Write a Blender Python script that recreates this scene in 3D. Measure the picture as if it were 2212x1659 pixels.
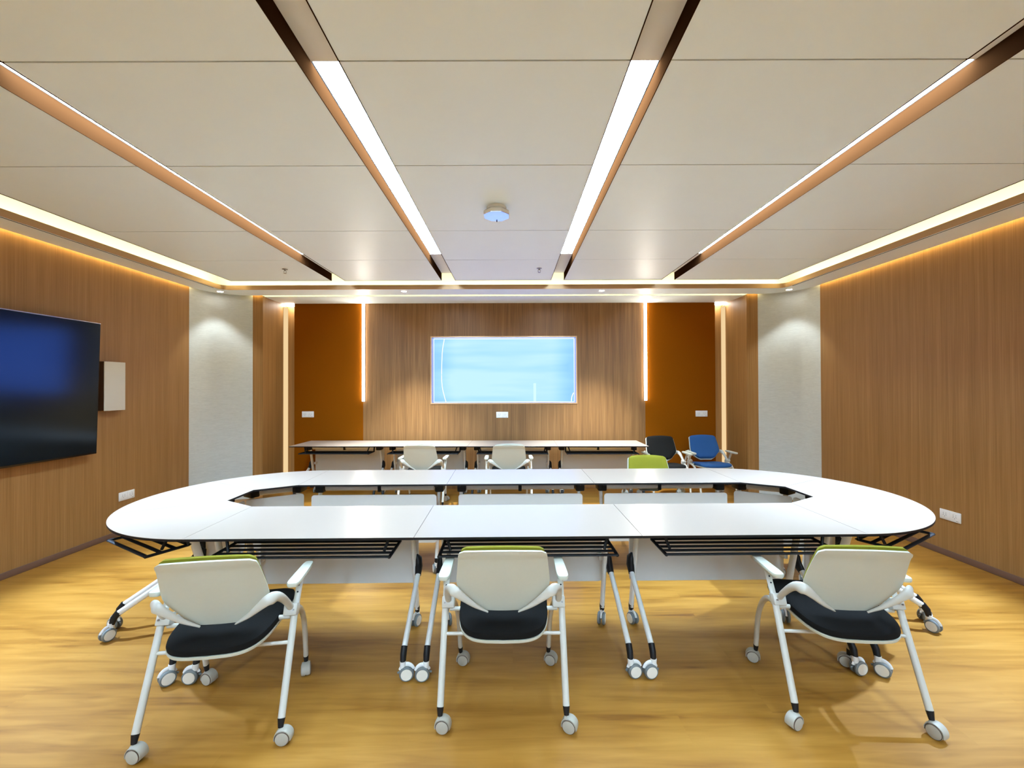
import bpy, bmesh, math, random
from mathutils import Vector, Matrix

# ------------------------------------------------------------------ scene, camera, world, exposure
for o in list(bpy.data.objects):
    bpy.data.objects.remove(o, do_unlink=True)
SC = bpy.context.scene
COL = SC.collection
PI = math.pi
R = math.radians
random.seed(4)

FPX, PITCH, ROLL, CAM_H = 905.5, 0.0075, 0.0033, 1.534
cam_data = bpy.data.cameras.new('camera')
cam_data.sensor_fit = 'HORIZONTAL'
cam_data.sensor_width = 36.0
cam_data.lens = FPX / 2212 * 36.0
cam_data.clip_start = 0.05
cam = bpy.data.objects.new('camera', cam_data)
COL.objects.link(cam)
cam.matrix_world = (Matrix.Translation((0, 0, CAM_H)) @ Matrix.Rotation(PI / 2 + PITCH, 4, 'X')
                    @ Matrix.Rotation(-ROLL, 4, 'Z'))
SC.camera = cam

world = bpy.data.worlds.new('world')
SC.world = world
world.use_nodes = True
world.node_tree.nodes['Background'].inputs[0].default_value = (0.9, 0.93, 1, 1)
world.node_tree.nodes['Background'].inputs[1].default_value = 0.02

VS = SC.view_settings
VS.view_transform = 'Standard'
VS.look = 'None'
VS.gamma = 1.0
VS.use_curve_mapping = False
VS.exposure = 2.02
SC.cycles.diffuse_bounces = 7
SC.cycles.max_bounces = 12
SC.cycles.sample_clamp_indirect = 6.0

# strengths of the room's own lamps
L_SLOT = 16.0        # four long ceiling luminaires
L_COVE = 5.0        # warm LED strip in the ceiling cove
L_WASH = 7.5        # warm LED strip in the gap between soffit and wall
L_LINE = 0.46         # line of light at the front of the recess
L_NICHE = 0.225       # cream strips on the gap sides beside the two orange panels
L_BAR = 13.0         # vertical bars on the back wall
L_SCREEN = 0.295
W_SPOT = 9.0        # small downlights (watt)
W_SIDE = 185.0
C_SLOT = (0.80, 1.16, 1.54)
C_COVE = (1.0, 0.92, 0.50)
C_WASH = (1.0, 0.74, 0.30)
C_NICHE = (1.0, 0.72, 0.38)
C_BAR = (1.0, 0.93, 0.80)
C_SPOT = (0.90, 1.0, 1.05)
C_SIDE = (0.80, 1.14, 1.65)

# ------------------------------------------------------------------ materials
def new_mat(name):
    m = bpy.data.materials.new(name)
    m.use_nodes = True
    nt = m.node_tree
    return m, nt, nt.nodes['Principled BSDF']

def N(nt, kind, **kw):
    n = nt.nodes.new(kind)
    for k, v in kw.items():
        setattr(n, k, v)
    return n

def plain(name, col, rough=0.5, metal=0.0, spec=0.5, noise=0.04, nscale=30.0, bump=0.0):
    m, nt, b = new_mat(name)
    b.inputs['Roughness'].default_value = rough
    b.inputs['Metallic'].default_value = metal
    b.inputs['Specular IOR Level'].default_value = spec
    tc = N(nt, 'ShaderNodeTexCoord')
    nz = N(nt, 'ShaderNodeTexNoise')
    nz.inputs['Scale'].default_value = nscale
    nz.inputs['Detail'].default_value = 3
    nt.links.new(tc.outputs['Object'], nz.inputs['Vector'])
    mr = N(nt, 'ShaderNodeMapRange')
    mr.inputs[3].default_value = 1 - noise
    mr.inputs[4].default_value = 1 + noise
    nt.links.new(nz.outputs['Fac'], mr.inputs[0])
    mx = N(nt, 'ShaderNodeMix', data_type='RGBA', blend_type='MULTIPLY')
    mx.inputs[0].default_value = 1.0
    mx.inputs[6].default_value = (*col, 1)
    nt.links.new(mr.outputs[0], mx.inputs[7])
    nt.links.new(mx.outputs[2], b.inputs['Base Color'])
    if bump:
        bp = N(nt, 'ShaderNodeBump')
        bp.inputs['Strength'].default_value = bump
        bp.inputs['Distance'].default_value = 0.002
        nt.links.new(nz.outputs['Fac'], bp.inputs['Height'])
        nt.links.new(bp.outputs[0], b.inputs['Normal'])
    return m

def emit(name, col, strength):
    m, nt, b = new_mat(name)
    nt.nodes.remove(b)
    e = N(nt, 'ShaderNodeEmission')
    e.inputs[0].default_value = (*col, 1)
    e.inputs[1].default_value = strength
    nt.links.new(e.outputs[0], nt.nodes['Material Output'].inputs[0])
    return m

def ramp(nt, stops):
    r = N(nt, 'ShaderNodeValToRGB')
    el = r.color_ramp.elements
    while len(el) < len(stops):
        el.new(0.5)
    for e, (p, c) in zip(el, stops):
        e.position = p
        e.color = (*c, 1)
    return r

def grain(name, stops, scale, rough, stretch2=None, spec=0.4, bump=0.05):
    """veneer / woven surface: noise stretched along one axis, two layers"""
    m, nt, b = new_mat(name)
    tc = N(nt, 'ShaderNodeTexCoord')
    def layer(sc, detail, dist=0.0):
        mp = N(nt, 'ShaderNodeMapping')
        mp.inputs['Scale'].default_value = sc
        nz = N(nt, 'ShaderNodeTexNoise')
        nz.inputs['Scale'].default_value = 1.0
        nz.inputs['Detail'].default_value = detail
        nz.inputs['Distortion'].default_value = dist
        nt.links.new(tc.outputs['Object'], mp.inputs['Vector'])
        nt.links.new(mp.outputs[0], nz.inputs['Vector'])
        return nz
    a = layer(scale, 5, 0.3)
    c = layer(stretch2 or tuple(s * 0.22 for s in scale), 2)
    ad = N(nt, 'ShaderNodeMath', operation='MULTIPLY_ADD')
    ad.inputs[1].default_value = 0.6
    nt.links.new(a.outputs['Fac'], ad.inputs[0])
    m2 = N(nt, 'ShaderNodeMath', operation='MULTIPLY')
    m2.inputs[1].default_value = 0.4
    nt.links.new(c.outputs['Fac'], m2.inputs[0])
    nt.links.new(m2.outputs[0], ad.inputs[2])
    r = ramp(nt, stops)
    nt.links.new(ad.outputs[0], r.inputs[0])
    nt.links.new(r.outputs[0], b.inputs['Base Color'])
    b.inputs['Roughness'].default_value = rough
    b.inputs['Specular IOR Level'].default_value = spec
    if bump:
        bp = N(nt, 'ShaderNodeBump')
        bp.inputs['Strength'].default_value = bump
        bp.inputs['Distance'].default_value = 0.003
        nt.links.new(a.outputs['Fac'], bp.inputs['Height'])
        nt.links.new(bp.outputs[0], b.inputs['Normal'])
    return m

M = {}
M['wood'] = grain('walnut_veneer', [(0.30, (0.260, 0.130, 0.036)), (0.46, (0.312, 0.158, 0.046)),
                                    (0.58, (0.360, 0.187, 0.058)), (0.72, (0.42, 0.225, 0.074))],
                  (130, 130, 1.8), 0.5, (24, 24, 0.35))
M['wood_back'] = grain('grey_walnut_veneer', [(0.30, (0.160, 0.074, 0.021)), (0.46, (0.220, 0.104, 0.031)),
                                              (0.58, (0.280, 0.137, 0.044)), (0.72, (0.37, 0.186, 0.066))],
                       (85, 85, 1.6), 0.5, (18, 18, 0.35))
M['grey'] = grain('grey_woven_wallcovering', [(0.30, (0.50, 0.53, 0.51)), (0.5, (0.58, 0.615, 0.59)),
                                              (0.7, (0.66, 0.695, 0.665))], (26, 26, 430), 0.65, (9, 9, 130), bump=0.02)
M['orange'] = plain('orange_fabric', (0.24, 0.066, 0.0006), 1.0, spec=0.1, noise=0.10, nscale=260, bump=0.2)
M['ceil'] = plain('ceiling_white', (0.86, 0.95, 0.985), 0.45, noise=0.012, nscale=6, spec=0.35)
M['plaster'] = plain('plaster_white', (0.86, 0.84, 0.79), 0.7, noise=0.015, nscale=8)
M['backer'] = plain('dark_gap', (0.03, 0.03, 0.035), 0.8)
M['bronze'] = plain('rose_bronze', (0.66, 0.42, 0.22), 0.40, metal=0.6, noise=0.05, nscale=5)
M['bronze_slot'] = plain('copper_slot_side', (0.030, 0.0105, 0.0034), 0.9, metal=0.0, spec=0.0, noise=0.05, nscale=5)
M['bronze_reveal'] = plain('bronze_reveal', (0.20, 0.125, 0.075), 0.16, metal=1.0)
M['white_wall'] = plain('white_wall_paint', (0.84, 0.84, 0.82), 0.6)
M['bronze_dark'] = plain('dark_bronze', (0.16, 0.10, 0.075), 0.35, metal=0.8)
M['base'] = plain('baseboard_brown', (0.16, 0.085, 0.055), 0.45)
M['laminate'] = plain('white_laminate', (0.365, 0.300, 0.245), 0.28, noise=0.008, spec=0.35)
M['edge'] = plain('black_edge', (0.008, 0.007, 0.008), 0.5, spec=0.3)
M['black'] = plain('black_plastic', (0.007, 0.007, 0.008), 0.5, spec=0.3)
M['white_metal'] = plain('white_powder_coat', (0.76, 0.75, 0.70), 0.32)
M['panel_grey'] = plain('pale_grey_panel', (0.63, 0.61, 0.565), 0.4, noise=0.02)
M['shell'] = plain('warm_white_plastic', (0.53, 0.53, 0.435), 0.35, noise=0.02, nscale=60)
M['frame'] = plain('warm_white_frame', (0.53, 0.51, 0.44), 0.28)
M['green'] = plain('lime_fabric', (0.21, 0.195, 0.003), 0.9, noise=0.10, nscale=220, bump=0.3)
M['black_fabric'] = plain('black_fabric', (0.0055, 0.005, 0.0042), 0.95, noise=0.2, nscale=240, bump=0.3, spec=0.2)
M['blue'] = plain('blue_fabric', (0.010, 0.068, 0.21), 0.9, noise=0.10, nscale=220, bump=0.3)
M['caster'] = plain('beige_caster', (0.40, 0.37, 0.30), 0.45)
M['tyre'] = plain('grey_tyre', (0.15, 0.165, 0.16), 0.5)
M['disc'] = plain('cream_disc', (0.74, 0.70, 0.60), 0.35)
M['screen_black'] = plain('tv_glass', (0.002, 0.0022, 0.003), 0.15, noise=0.0, spec=1.0)
M['screen_black'].node_tree.nodes['Principled BSDF'].inputs['Specular Tint'].default_value = (0.35, 0.62, 1.0, 1)   # blue of the reflected wall screen, put into the tint
M['gloss_black'] = plain('tv_bezel', (0.008, 0.008, 0.009), 0.2)
M['silver'] = plain('silver', (0.7, 0.7, 0.7), 0.2, metal=1.0)
M['grille'] = plain('speaker_grille', (0.66, 0.65, 0.58), 0.6, noise=0.05, nscale=400)
M['umber'] = plain('dark_brown_case', (0.06, 0.028, 0.016), 0.4)
M['outlet'] = plain('outlet_white', (0.82, 0.81, 0.78), 0.35)
M['outlet_hole'] = plain('outlet_slots', (0.22, 0.21, 0.20), 0.5)
M['sensor'] = plain('sensor_white', (0.78, 0.77, 0.73), 0.25, spec=0.6)
M['sensor_face'] = plain('sensor_glossy_face', (0.80, 0.82, 0.84), 0.10, metal=0.75, spec=1.0)
M['steel'] = plain('steel', (0.35, 0.34, 0.33), 0.3, metal=1.0)
M['lit_slot'] = emit('lit_slot', C_SLOT, L_SLOT)
M['lit_cove'] = emit('lit_cove', C_COVE, L_COVE)
M['lit_wash'] = emit('lit_wash', C_WASH, L_WASH)
M['lit_line'] = emit('lit_line', (1.0, 0.90, 0.42), L_LINE)
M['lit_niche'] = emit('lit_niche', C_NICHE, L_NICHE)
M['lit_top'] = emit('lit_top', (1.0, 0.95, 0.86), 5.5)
M['lit_bar'] = emit('lit_bar', C_BAR, L_BAR)
M['lit_disc'] = emit('lit_disc', (1.0, 0.96, 0.9), 12.0)
M['lit_white'] = emit('lit_white', (0.95, 0.99, 1.0), 0.46)
M['lit_pale'] = emit('lit_pale', (0.55, 0.80, 1.3), 0.32)

def floor_mat():
    m, nt, b = new_mat('oak_plank_floor')
    tc = N(nt, 'ShaderNodeTexCoord')
    br = N(nt, 'ShaderNodeTexBrick')
    br.inputs['Scale'].default_value = 1.0
    br.inputs['Brick Width'].default_value = 1.22
    br.inputs['Row Height'].default_value = 0.18
    br.inputs['Mortar Size'].default_value = 0.0008
    br.inputs['Color1'].default_value = (0.45, 0.45, 0.45, 1)
    br.inputs['Color2'].default_value = (0.55, 0.55, 0.55, 1)
    br.inputs['Mortar'].default_value = (0.5, 0.5, 0.5, 1)
    br.offset = 0.37
    nt.links.new(tc.outputs['Object'], br.inputs['Vector'])
    # shift the grain from board to board
    cmb = N(nt, 'ShaderNodeCombineXYZ')
    ml = N(nt, 'ShaderNodeMath', operation='MULTIPLY')
    ml.inputs[1].default_value = 3.0
    nt.links.new(br.outputs['Color'], ml.inputs[0])
    nt.links.new(ml.outputs[0], cmb.inputs[0])
    nt.links.new(ml.outputs[0], cmb.inputs[2])
    va = N(nt, 'ShaderNodeVectorMath', operation='ADD')
    nt.links.new(tc.outputs['Object'], va.inputs[0])
    nt.links.new(cmb.outputs[0], va.inputs[1])
    def layer(sc, det, dist):
        mp = N(nt, 'ShaderNodeMapping')
        mp.inputs['Scale'].default_value = sc
        nz = N(nt, 'ShaderNodeTexNoise')
        nz.inputs['Scale'].default_value = 1.0
        nz.inputs['Detail'].default_value = det
        nz.inputs['Distortion'].default_value = dist
        nt.links.new(va.outputs[0], mp.inputs[0])
        nt.links.new(mp.outputs[0], nz.inputs['Vector'])
        return nz
    a = layer((2.2, 24, 1), 6, 0.6)
    c = layer((0.9, 7, 1), 3, 0.4)
    ad = N(nt, 'ShaderNodeMath', operation='MULTIPLY_ADD')
    ad.inputs[1].default_value = 0.5
    nt.links.new(a.outputs['Fac'], ad.inputs[0])
    m2 = N(nt, 'ShaderNodeMath', operation='MULTIPLY')
    m2.inputs[1].default_value = 0.5
    nt.links.new(c.outputs['Fac'], m2.inputs[0])
    nt.links.new(m2.outputs[0], ad.inputs[2])
    r = ramp(nt, [(0.31, (0.150, 0.053, 0.006)), (0.41, (0.275, 0.117, 0.014)),
                  (0.52, (0.35, 0.160, 0.023)), (0.70, (0.44, 0.216, 0.040))])
    nt.links.new(ad.outputs[0], r.inputs[0])
    nt.links.new(r.outputs[0], b.inputs['Base Color'])
    b.inputs['Roughness'].default_value = 0.36
    b.inputs['Specular IOR Level'].default_value = 0.4
    bp = N(nt, 'ShaderNodeBump')
    bp.inputs['Strength'].default_value = 0.04
    bp.inputs['Distance'].default_value = 0.002
    nt.links.new(a.outputs['Fac'], bp.inputs['Height'])
    nt.links.new(bp.outputs[0], b.inputs['Normal'])
    return m
M['floor'] = floor_mat()

def screen_mat():
    """lit picture: pale blue, brighter towards the middle, faint horizontal banding"""
    m, nt, b = new_mat('lit_blue_picture')
    nt.nodes.remove(b)
    tc = N(nt, 'ShaderNodeTexCoord')
    mp = N(nt, 'ShaderNodeMapping')
    mp.inputs['Scale'].default_value = (0.6, 1, 5.5)
    nz = N(nt, 'ShaderNodeTexNoise')
    nz.inputs['Scale'].default_value = 1.0
    nz.inputs['Detail'].default_value = 2
    nt.links.new(tc.outputs['Object'], mp.inputs[0])
    nt.links.new(mp.outputs[0], nz.inputs['Vector'])
    sx = N(nt, 'ShaderNodeSeparateXYZ')
    nt.links.new(tc.outputs['Object'], sx.inputs[0])
    ab = N(nt, 'ShaderNodeMath', operation='ABSOLUTE')
    nt.links.new(sx.outputs[0], ab.inputs[0])
    mr = N(nt, 'ShaderNodeMapRange')
    mr.interpolation_type = 'SMOOTHSTEP'
    mr.inputs[1].default_value = 0.70
    mr.inputs[2].default_value = 1.10
    mr.inputs[3].default_value = 0.25
    mr.inputs[4].default_value = -0.25
    nt.links.new(ab.outputs[0], mr.inputs[0])
    ad = N(nt, 'ShaderNodeMath', operation='ADD')
    nt.links.new(mr.outputs[0], ad.inputs[0])
    nt.links.new(nz.outputs['Fac'], ad.inputs[1])
    r = ramp(nt, [(0.25, (0.28, 0.58, 2.0)), (0.55, (0.37, 0.68, 2.1)), (0.85, (0.49, 0.77, 2.2))])
    nt.links.new(ad.outputs[0], r.inputs[0])
    e = N(nt, 'ShaderNodeEmission')
    nt.links.new(r.outputs[0], e.inputs[0])
    e.inputs[1].default_value = L_SCREEN
    nt.links.new(e.outputs[0], nt.nodes['Material Output'].inputs[0])
    return m
M['picture'] = screen_mat()

# ------------------------------------------------------------------ mesh helpers
class MB:
    """collects shapes, links them as ONE mesh object"""
    def __init__(self):
        self.bm = bmesh.new()
    def _xf(self, verts, mat):
        if mat is not None:
            bmesh.ops.transform(self.bm, matrix=mat, verts=verts)
    def face(self, pts, mi=0, smooth=False):
        vs = [self.bm.verts.new(p) for p in pts]
        f = self.bm.faces.new(vs)
        f.material_index = mi
        f.smooth = smooth
        return f
    def box(self, x0, x1, y0, y1, z0, z1, mi=0, bevel=0.0, seg=2, mat=None):
        before = set(self.bm.faces)
        g = bmesh.ops.create_cube(self.bm, size=1.0)
        vs = g['verts']
        bmesh.ops.scale(self.bm, vec=(x1 - x0, y1 - y0, z1 - z0), verts=vs)
        bmesh.ops.translate(self.bm, vec=((x0 + x1) / 2, (y0 + y1) / 2, (z0 + z1) / 2), verts=vs)
        if bevel:
            es = list({e for v in vs for e in v.link_edges})
            bmesh.ops.bevel(self.bm, geom=es, offset=bevel, segments=seg, affect='EDGES', profile=0.5)
        new = [f for f in self.bm.faces if f not in before]
        for f in new:
            f.material_index = mi
        if mat is not None:
            self._xf(list({v for f in new for v in f.verts}), mat)
        return self
    def rings(self, rings, mi=0, cap=True, smooth=True, closed=True):
        vr = [[self.bm.verts.new(p) for p in ring] for ring in rings]
        n = len(vr[0])
        for a, b in zip(vr, vr[1:]):
            for i in range(n if closed else n - 1):
                j = (i + 1) % n
                f = self.bm.faces.new((a[i], a[j], b[j], b[i]))
                f.material_index = mi
                f.smooth = smooth
        if cap:
            for ring, rev in ((vr[0], True), (vr[-1], False)):
                f = self.bm.faces.new(list(reversed(ring)) if rev else ring)
                f.material_index = mi
        return self
    def sweep(self, pts, rad, seg=10, mi=0, up=(0, 0, 1), cap=True, smooth=True):
        """tube along pts; rad = number, (a, b) or a list of those (a across, b along 'up')"""
        pts = [Vector(p) for p in pts]
        n = len(pts)
        if not isinstance(rad, list):
            rad = [rad] * n
        up = Vector(up)
        rings = []
        for i, p in enumerate(pts):
            t = (pts[min(i + 1, n - 1)] - pts[max(i - 1, 0)]).normalized()
            s = t.cross(up)
            if s.length < 1e-4:
                s = t.cross(Vector((1, 0, 0)))
            s.normalize()
            w = s.cross(t)
            ra, rb = rad[i] if isinstance(rad[i], tuple) else (rad[i], rad[i])
            rings.append([p + s * (ra * math.cos(2 * PI * k / seg)) + w * (rb * math.sin(2 * PI * k / seg)) for k in range(seg)])
        return self.rings(rings, mi, cap, smooth)
    def cyl(self, p0, p1, r0, r1=None, seg=16, mi=0):
        p0, p1 = Vector(p0), Vector(p1)
        r1 = r0 if r1 is None else r1
        d = (p1 - p0).normalized()
        u = Vector((0, 0, 1)) if abs(d.z) < 0.9 else Vector((1, 0, 0))
        return self.sweep([p0, p1], [r0, r1], seg, mi, up=u)
    def lathe(self, prof, seg=24, mi=0, axis='Z', mat=None, smooth=True):
        """prof: list of (r, h) along the axis"""
        rings = []
        for r, h in prof:
            ring = []
            for k in range(seg):
                a = 2 * PI * k / seg
                c, s = r * math.cos(a), r * math.sin(a)
                v = {'Z': (c, s, h), 'X': (h, c, s), 'Y': (s, h, c)}[axis]
                v = Vector(v)
                ring.append(mat @ v if mat is not None else v)
            rings.append(ring)
        return self.rings(rings, mi, True, smooth)
    def prism(self, poly, z0, z1, mi=0, side=None, smooth_side=False):
        lo = [self.bm.verts.new((x, y, z0)) for x, y in poly]
        hi = [self.bm.verts.new((x, y, z1)) for x, y in poly]
        f = self.bm.faces.new(list(reversed(lo))); f.material_index = mi if side is None else side
        f = self.bm.faces.new(hi); f.material_index = mi
        n = len(poly)
        for i in range(n):
            j = (i + 1) % n
            f = self.bm.faces.new((lo[i], lo[j], hi[j], hi[i]))
            f.material_index = mi if side is None else side
            f.smooth = smooth_side
        return self
    def build(self, name, mats, parent=None, loc=None):
        bmesh.ops.recalc_face_normals(self.bm, faces=self.bm.faces)
        me = bpy.data.meshes.new(name)
        self.bm.to_mesh(me)
        self.bm.free()
        for mt in (mats if isinstance(mats, (list, tuple)) else [mats]):
            me.materials.append(M[mt] if isinstance(mt, str) else mt)
        try:
            me.set_sharp_from_angle(angle=R(40))
        except Exception:
            pass
        o = bpy.data.objects.new(name, me)
        COL.objects.link(o)
        if parent is not None:
            o.parent = parent
        if loc is not None:
            o.location = loc
        return o

def smooth_path(pts, n=6):
    """Catmull-Rom through pts"""
    P = [Vector(p) for p in pts]
    P = [P[0] * 2 - P[1]] + P + [P[-1] * 2 - P[-2]]
    out = []
    for i in range(1, len(P) - 2):
        for k in range(n):
            t = k / n
            a, b, c, d = P[i - 1], P[i], P[i + 1], P[i + 2]
            out.append(0.5 * ((2 * b) + (c - a) * t + (2 * a - 5 * b + 4 * c - d) * t * t + (3 * b - a - 3 * c + d) * t ** 3))
    out.append(P[-2])
    return out

def tag(o, label, cat, group=None):
    o['label'] = label
    o['category'] = cat
    if group:
        o['group'] = group
    return o

def thing(name, label, cat, loc=(0, 0, 0), rz=0.0, group=None):
    o = bpy.data.objects.new(name, None)
    o.empty_display_size = 0.1
    COL.objects.link(o)
    o.location = loc
    o.rotation_euler = (0, 0, rz)
    return tag(o, label, cat, group)

def struct(o, label=None):
    o['kind'] = 'structure'
    if label:
        o['label'] = label
    return o

def dup(root, loc, rz, label, group=None):
    """a copy of a thing with copies of its parts and sub-parts"""
    r = root.copy()
    COL.objects.link(r)
    r.location = loc
    r.rotation_euler = (0, 0, rz)
    r['label'] = label
    if group:
        r['group'] = group
    for ch in list(root.children):
        c = ch.copy()
        COL.objects.link(c)
        c.parent = r
        for g in list(ch.children):
            d = g.copy()
            COL.objects.link(d)
            d.parent = c
    return r

def arc(cx, cy, r, a0, a1, n):
    return [(cx + r * math.cos(R(a0 + (a1 - a0) * i / n)), cy + r * math.sin(R(a0 + (a1 - a0) * i / n))) for i in range(n + 1)]

# ------------------------------------------------------------------ the room shell
XL, XR = -4.10, 3.92            # side walls
YB0 = -7.2                      # wall behind the viewpoint
YF = 5.82                       # front of the recess
YW = 6.352                      # face of the raised panels on the back wall
YN = 6.525                      # wall behind them
ZS, ZC, ZT, ZSLAB = 2.81, 2.88, 2.97, 3.16
RCX0, RCX1 = -3.46, 3.265       # recess sides at the front
RNX0, RNX1 = -3.50, 3.275       # and at the back
CR = 0.50                       # radius of the rounded room corners

struct(MB().box(XL - 0.2, XR + 0.2, YB0 - 0.2, YN + 0.2, -0.05, 0).build('floor', 'floor'), 'light oak plank floor with the grain running across the room')

def wall_curve(poly, z0=0.0, z1=ZSLAB):
    mb = MB()
    lo = [mb.bm.verts.new((x, y, z0)) for x, y in poly]
    hi = [mb.bm.verts.new((x, y, z1)) for x, y in poly]
    for i in range(len(poly) - 1):
        f = mb.bm.faces.new((lo[i], lo[i + 1], hi[i + 1], hi[i]))
        f.smooth = True
    return mb
YC = YF - CR
struct(MB().box(XL - 0.1, XL, YB0, YC, 0, ZSLAB).build('wall_left', 'wood'), 'left wall clad in brown walnut veneer')
struct(MB().box(XR, XR + 0.1, YB0, YC, 0, ZSLAB).build('wall_right', 'wood'), 'right wall clad in brown walnut veneer')
struct(MB().box(XL - 0.1, XR + 0.1, YB0 - 0.1, YB0, 0, ZSLAB).build('wall_near', 'white_wall'), 'white wall behind the viewpoint')

def corner_wall(name, cx, a0, a1, label):
    mb = MB()
    ring_o = arc(cx, YC, CR + 0.08, a0, a1, 20)
    ring_i = arc(cx, YC, CR, a0, a1, 20)
    mb.prism(ring_i + list(reversed(ring_o)), 0, ZSLAB, smooth_side=True)
    return struct(mb.build(name, 'grey'), label)
corner_wall('wall_left_corner', XL + CR, 90, 180, 'rounded far left corner in pale grey woven wallcovering')
corner_wall('wall_right_corner', XR - CR, 0, 90, 'rounded far right corner in pale grey woven wallcovering')

# walnut returns beside the recess: front strip and side of the recess
def recess_return(name, xc, x_front, x_back, label):
    s = 1 if x_front > 0 else -1
    mb = MB()
    poly = [(xc, YF), (x_front, YF), (x_back, YN), (x_back + s * 0.12, YN), (x_back + s * 0.12, YF + 0.10), (xc, YF + 0.10)]
    if s > 0:
        poly = poly[::-1]
    mb.prism(poly, 0, ZSLAB)
    return struct(mb.build(name, 'wood'), label)
recess_return('wall_recess_left', XL + CR, RCX0, RNX0, 'walnut return at the left side of the recess')
recess_return('wall_recess_right', XR - CR, RCX1, RNX1, 'walnut return at the right side of the recess')

# back wall
DX0, DX1, DZ0, DZ1 = -1.222, 0.977, 1.292, 2.297      # opening of the recessed screen
OX0, OX1, LX0, LX1 = -3.298, 3.082, -2.255, 2.018     # panel edges
struct(MB().box(RNX0, RNX1, YN, YN + 0.1, 0, ZSLAB).build('wall_back', 'wood'), 'back wall of the recess, seen in the two lit gaps beside the orange panels')
mb = MB()
mb.box(LX0, DX0, YW, YN, 0, ZS).box(DX1, LX1, YW, YN, 0, ZS)
mb.box(DX0, DX1, YW, YN, 0, DZ0).box(DX0, DX1, YW, YN, DZ1, ZS)
struct(mb.build('wall_back_panel', 'wood_back'), 'walnut centre panel of the back wall around the screen')
for x0, x1, nm, lb in ((OX0, LX0, 'wall_back_left', 'burnt orange fabric panel on the left of the back wall'),
                       (LX1, OX1, 'wall_back_right', 'burnt orange fabric panel on the right of the back wall')):
    struct(MB().box(x0, x1, YW, YW + 0.03, 0, ZS).build(nm, 'orange'), lb)

# baseboards
struct(MB().box(XL, XL + 0.012, YB0, YC, 0, 0.055, bevel=0.003).build('baseboard_left', 'base'), 'low dark brown baseboard of the left wall')
struct(MB().box(XR - 0.012, XR, YB0, YC, 0, 0.055, bevel=0.003).build('baseboard_right', 'base'), 'low dark brown baseboard of the right wall')

# ceiling: slab, soffit ring, hung panel field
struct(MB().box(XL - 0.1, XR + 0.1, YB0 - 0.1, YN + 0.1, ZSLAB, ZSLAB + 0.1).build('ceiling_slab', 'plaster'), 'white slab above the cove')
SIX0, SIX1, SIY0, SIY1 = -3.765, 3.542, -6.85, 5.432     # inner edge of the soffit
GAP = 0.045                                             # light gap along the walls
LINE0, LINE1 = 5.768, 5.866                             # line of light
def soffit(which):
    mb = MB()
    z0, z1 = ZS, ZS + 0.052
    def rect(x0, x1, y0, y1):
        mb.box(x0, x1, y0, y1, z0, z1)
    if which == 'front':
        rect(XL + CR, XR - CR, SIY1, LINE0)
        return mb
    if which == 'recess':
        rect(RNX0 - 0.02, RNX1 + 0.02, LINE1, YN)
        return mb
    if which == 'near':
        rect(SIX0, SIX1, YB0, SIY0)
        return mb
    if which == 'right':
        rect(SIX1, XR - GAP, YB0, YC)
        mb.prism([(XR - CR, SIY1), (SIX1, SIY1), (SIX1, YC)] + arc(XR - CR, YC, CR - GAP, 0, 90, 14), z0, z1)
        rect(RCX1, XR - CR, LINE0, YF - GAP)
        return mb
    rect(XL + GAP, SIX0, YB0, YC)
    rc = CR - GAP
    mb.prism([(XL + CR, SIY1), (XL + CR, YF - GAP)] + arc(XL + CR, YC, rc, 90, 180, 14) + [(SIX0, YC), (SIX0, SIY1)], z0, z1)
    rect(XL + CR, RCX0, LINE0, YF - GAP)
    return mb
for w_ in ('left', 'right', 'front', 'near', 'recess'):
    struct(soffit(w_).build('ceiling_soffit_' + w_, 'ceil'), 'white lowered border of the ceiling, %s part' % w_)

# bronze lip on the inner edge of the soffit, with rounded far corners
def lip():
    mb = MB()
    r = 0.10
    path = ([(SIX0, SIY0)] + arc(SIX0 + r, SIY1 - r, r, 180, 90, 8) + arc(SIX1 - r, SIY1 - r, r, 90, 0, 8) + [(SIX1, SIY0)])
    for z0, z1, d in ((ZS - 0.002, ZS + 0.055, 0.004), (ZS - 0.003, ZS + 0.004, 0.009)):
        inner, outer = [], []
        for i, (x, y) in enumerate(path):
            a = Vector(path[max(i - 1, 0)]); b = Vector(path[min(i + 1, len(path) - 1)])
            t = (b - a).normalized()
            nrm = Vector((t.y, -t.x))
            inner.append((x + nrm.x * d, y + nrm.y * d)); outer.append((x - nrm.x * 0.001, y - nrm.y * 0.001))
        for k in range(len(path) - 1):
            mb.prism([inner[k], inner[k + 1], outer[k + 1], outer[k]], z0, z1, smooth_side=True)
    # filler between the rounded lip and the square soffit corner
    return mb
struct(lip().build('trim_1', 'bronze'), 'rose bronze lip around the ceiling cove')
mb = MB()
for cx, a0, a1, px in ((SIX0 + 0.10, 90, 180, SIX0), (SIX1 - 0.10, 0, 90, SIX1)):
    mb.prism([(px, SIY1)] + arc(cx, SIY1 - 0.10, 0.10, a0, a1, 8)[::1], ZS, ZS + 0.052)
struct(mb.build('trim_2', 'ceil'), 'rounded white corner pieces of the lowered border')
mb = MB()
for x0, x1 in ((SIX0 - 0.030, SIX0 - 0.024), (SIX1 + 0.024, SIX1 + 0.030)):
    mb.box(x0, x1, SIY0, YC, ZS - 0.0025, ZS + 0.002)
struct(mb.build('trim_3', 'backer'), 'thin dark shadow line in the side soffits')

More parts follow.
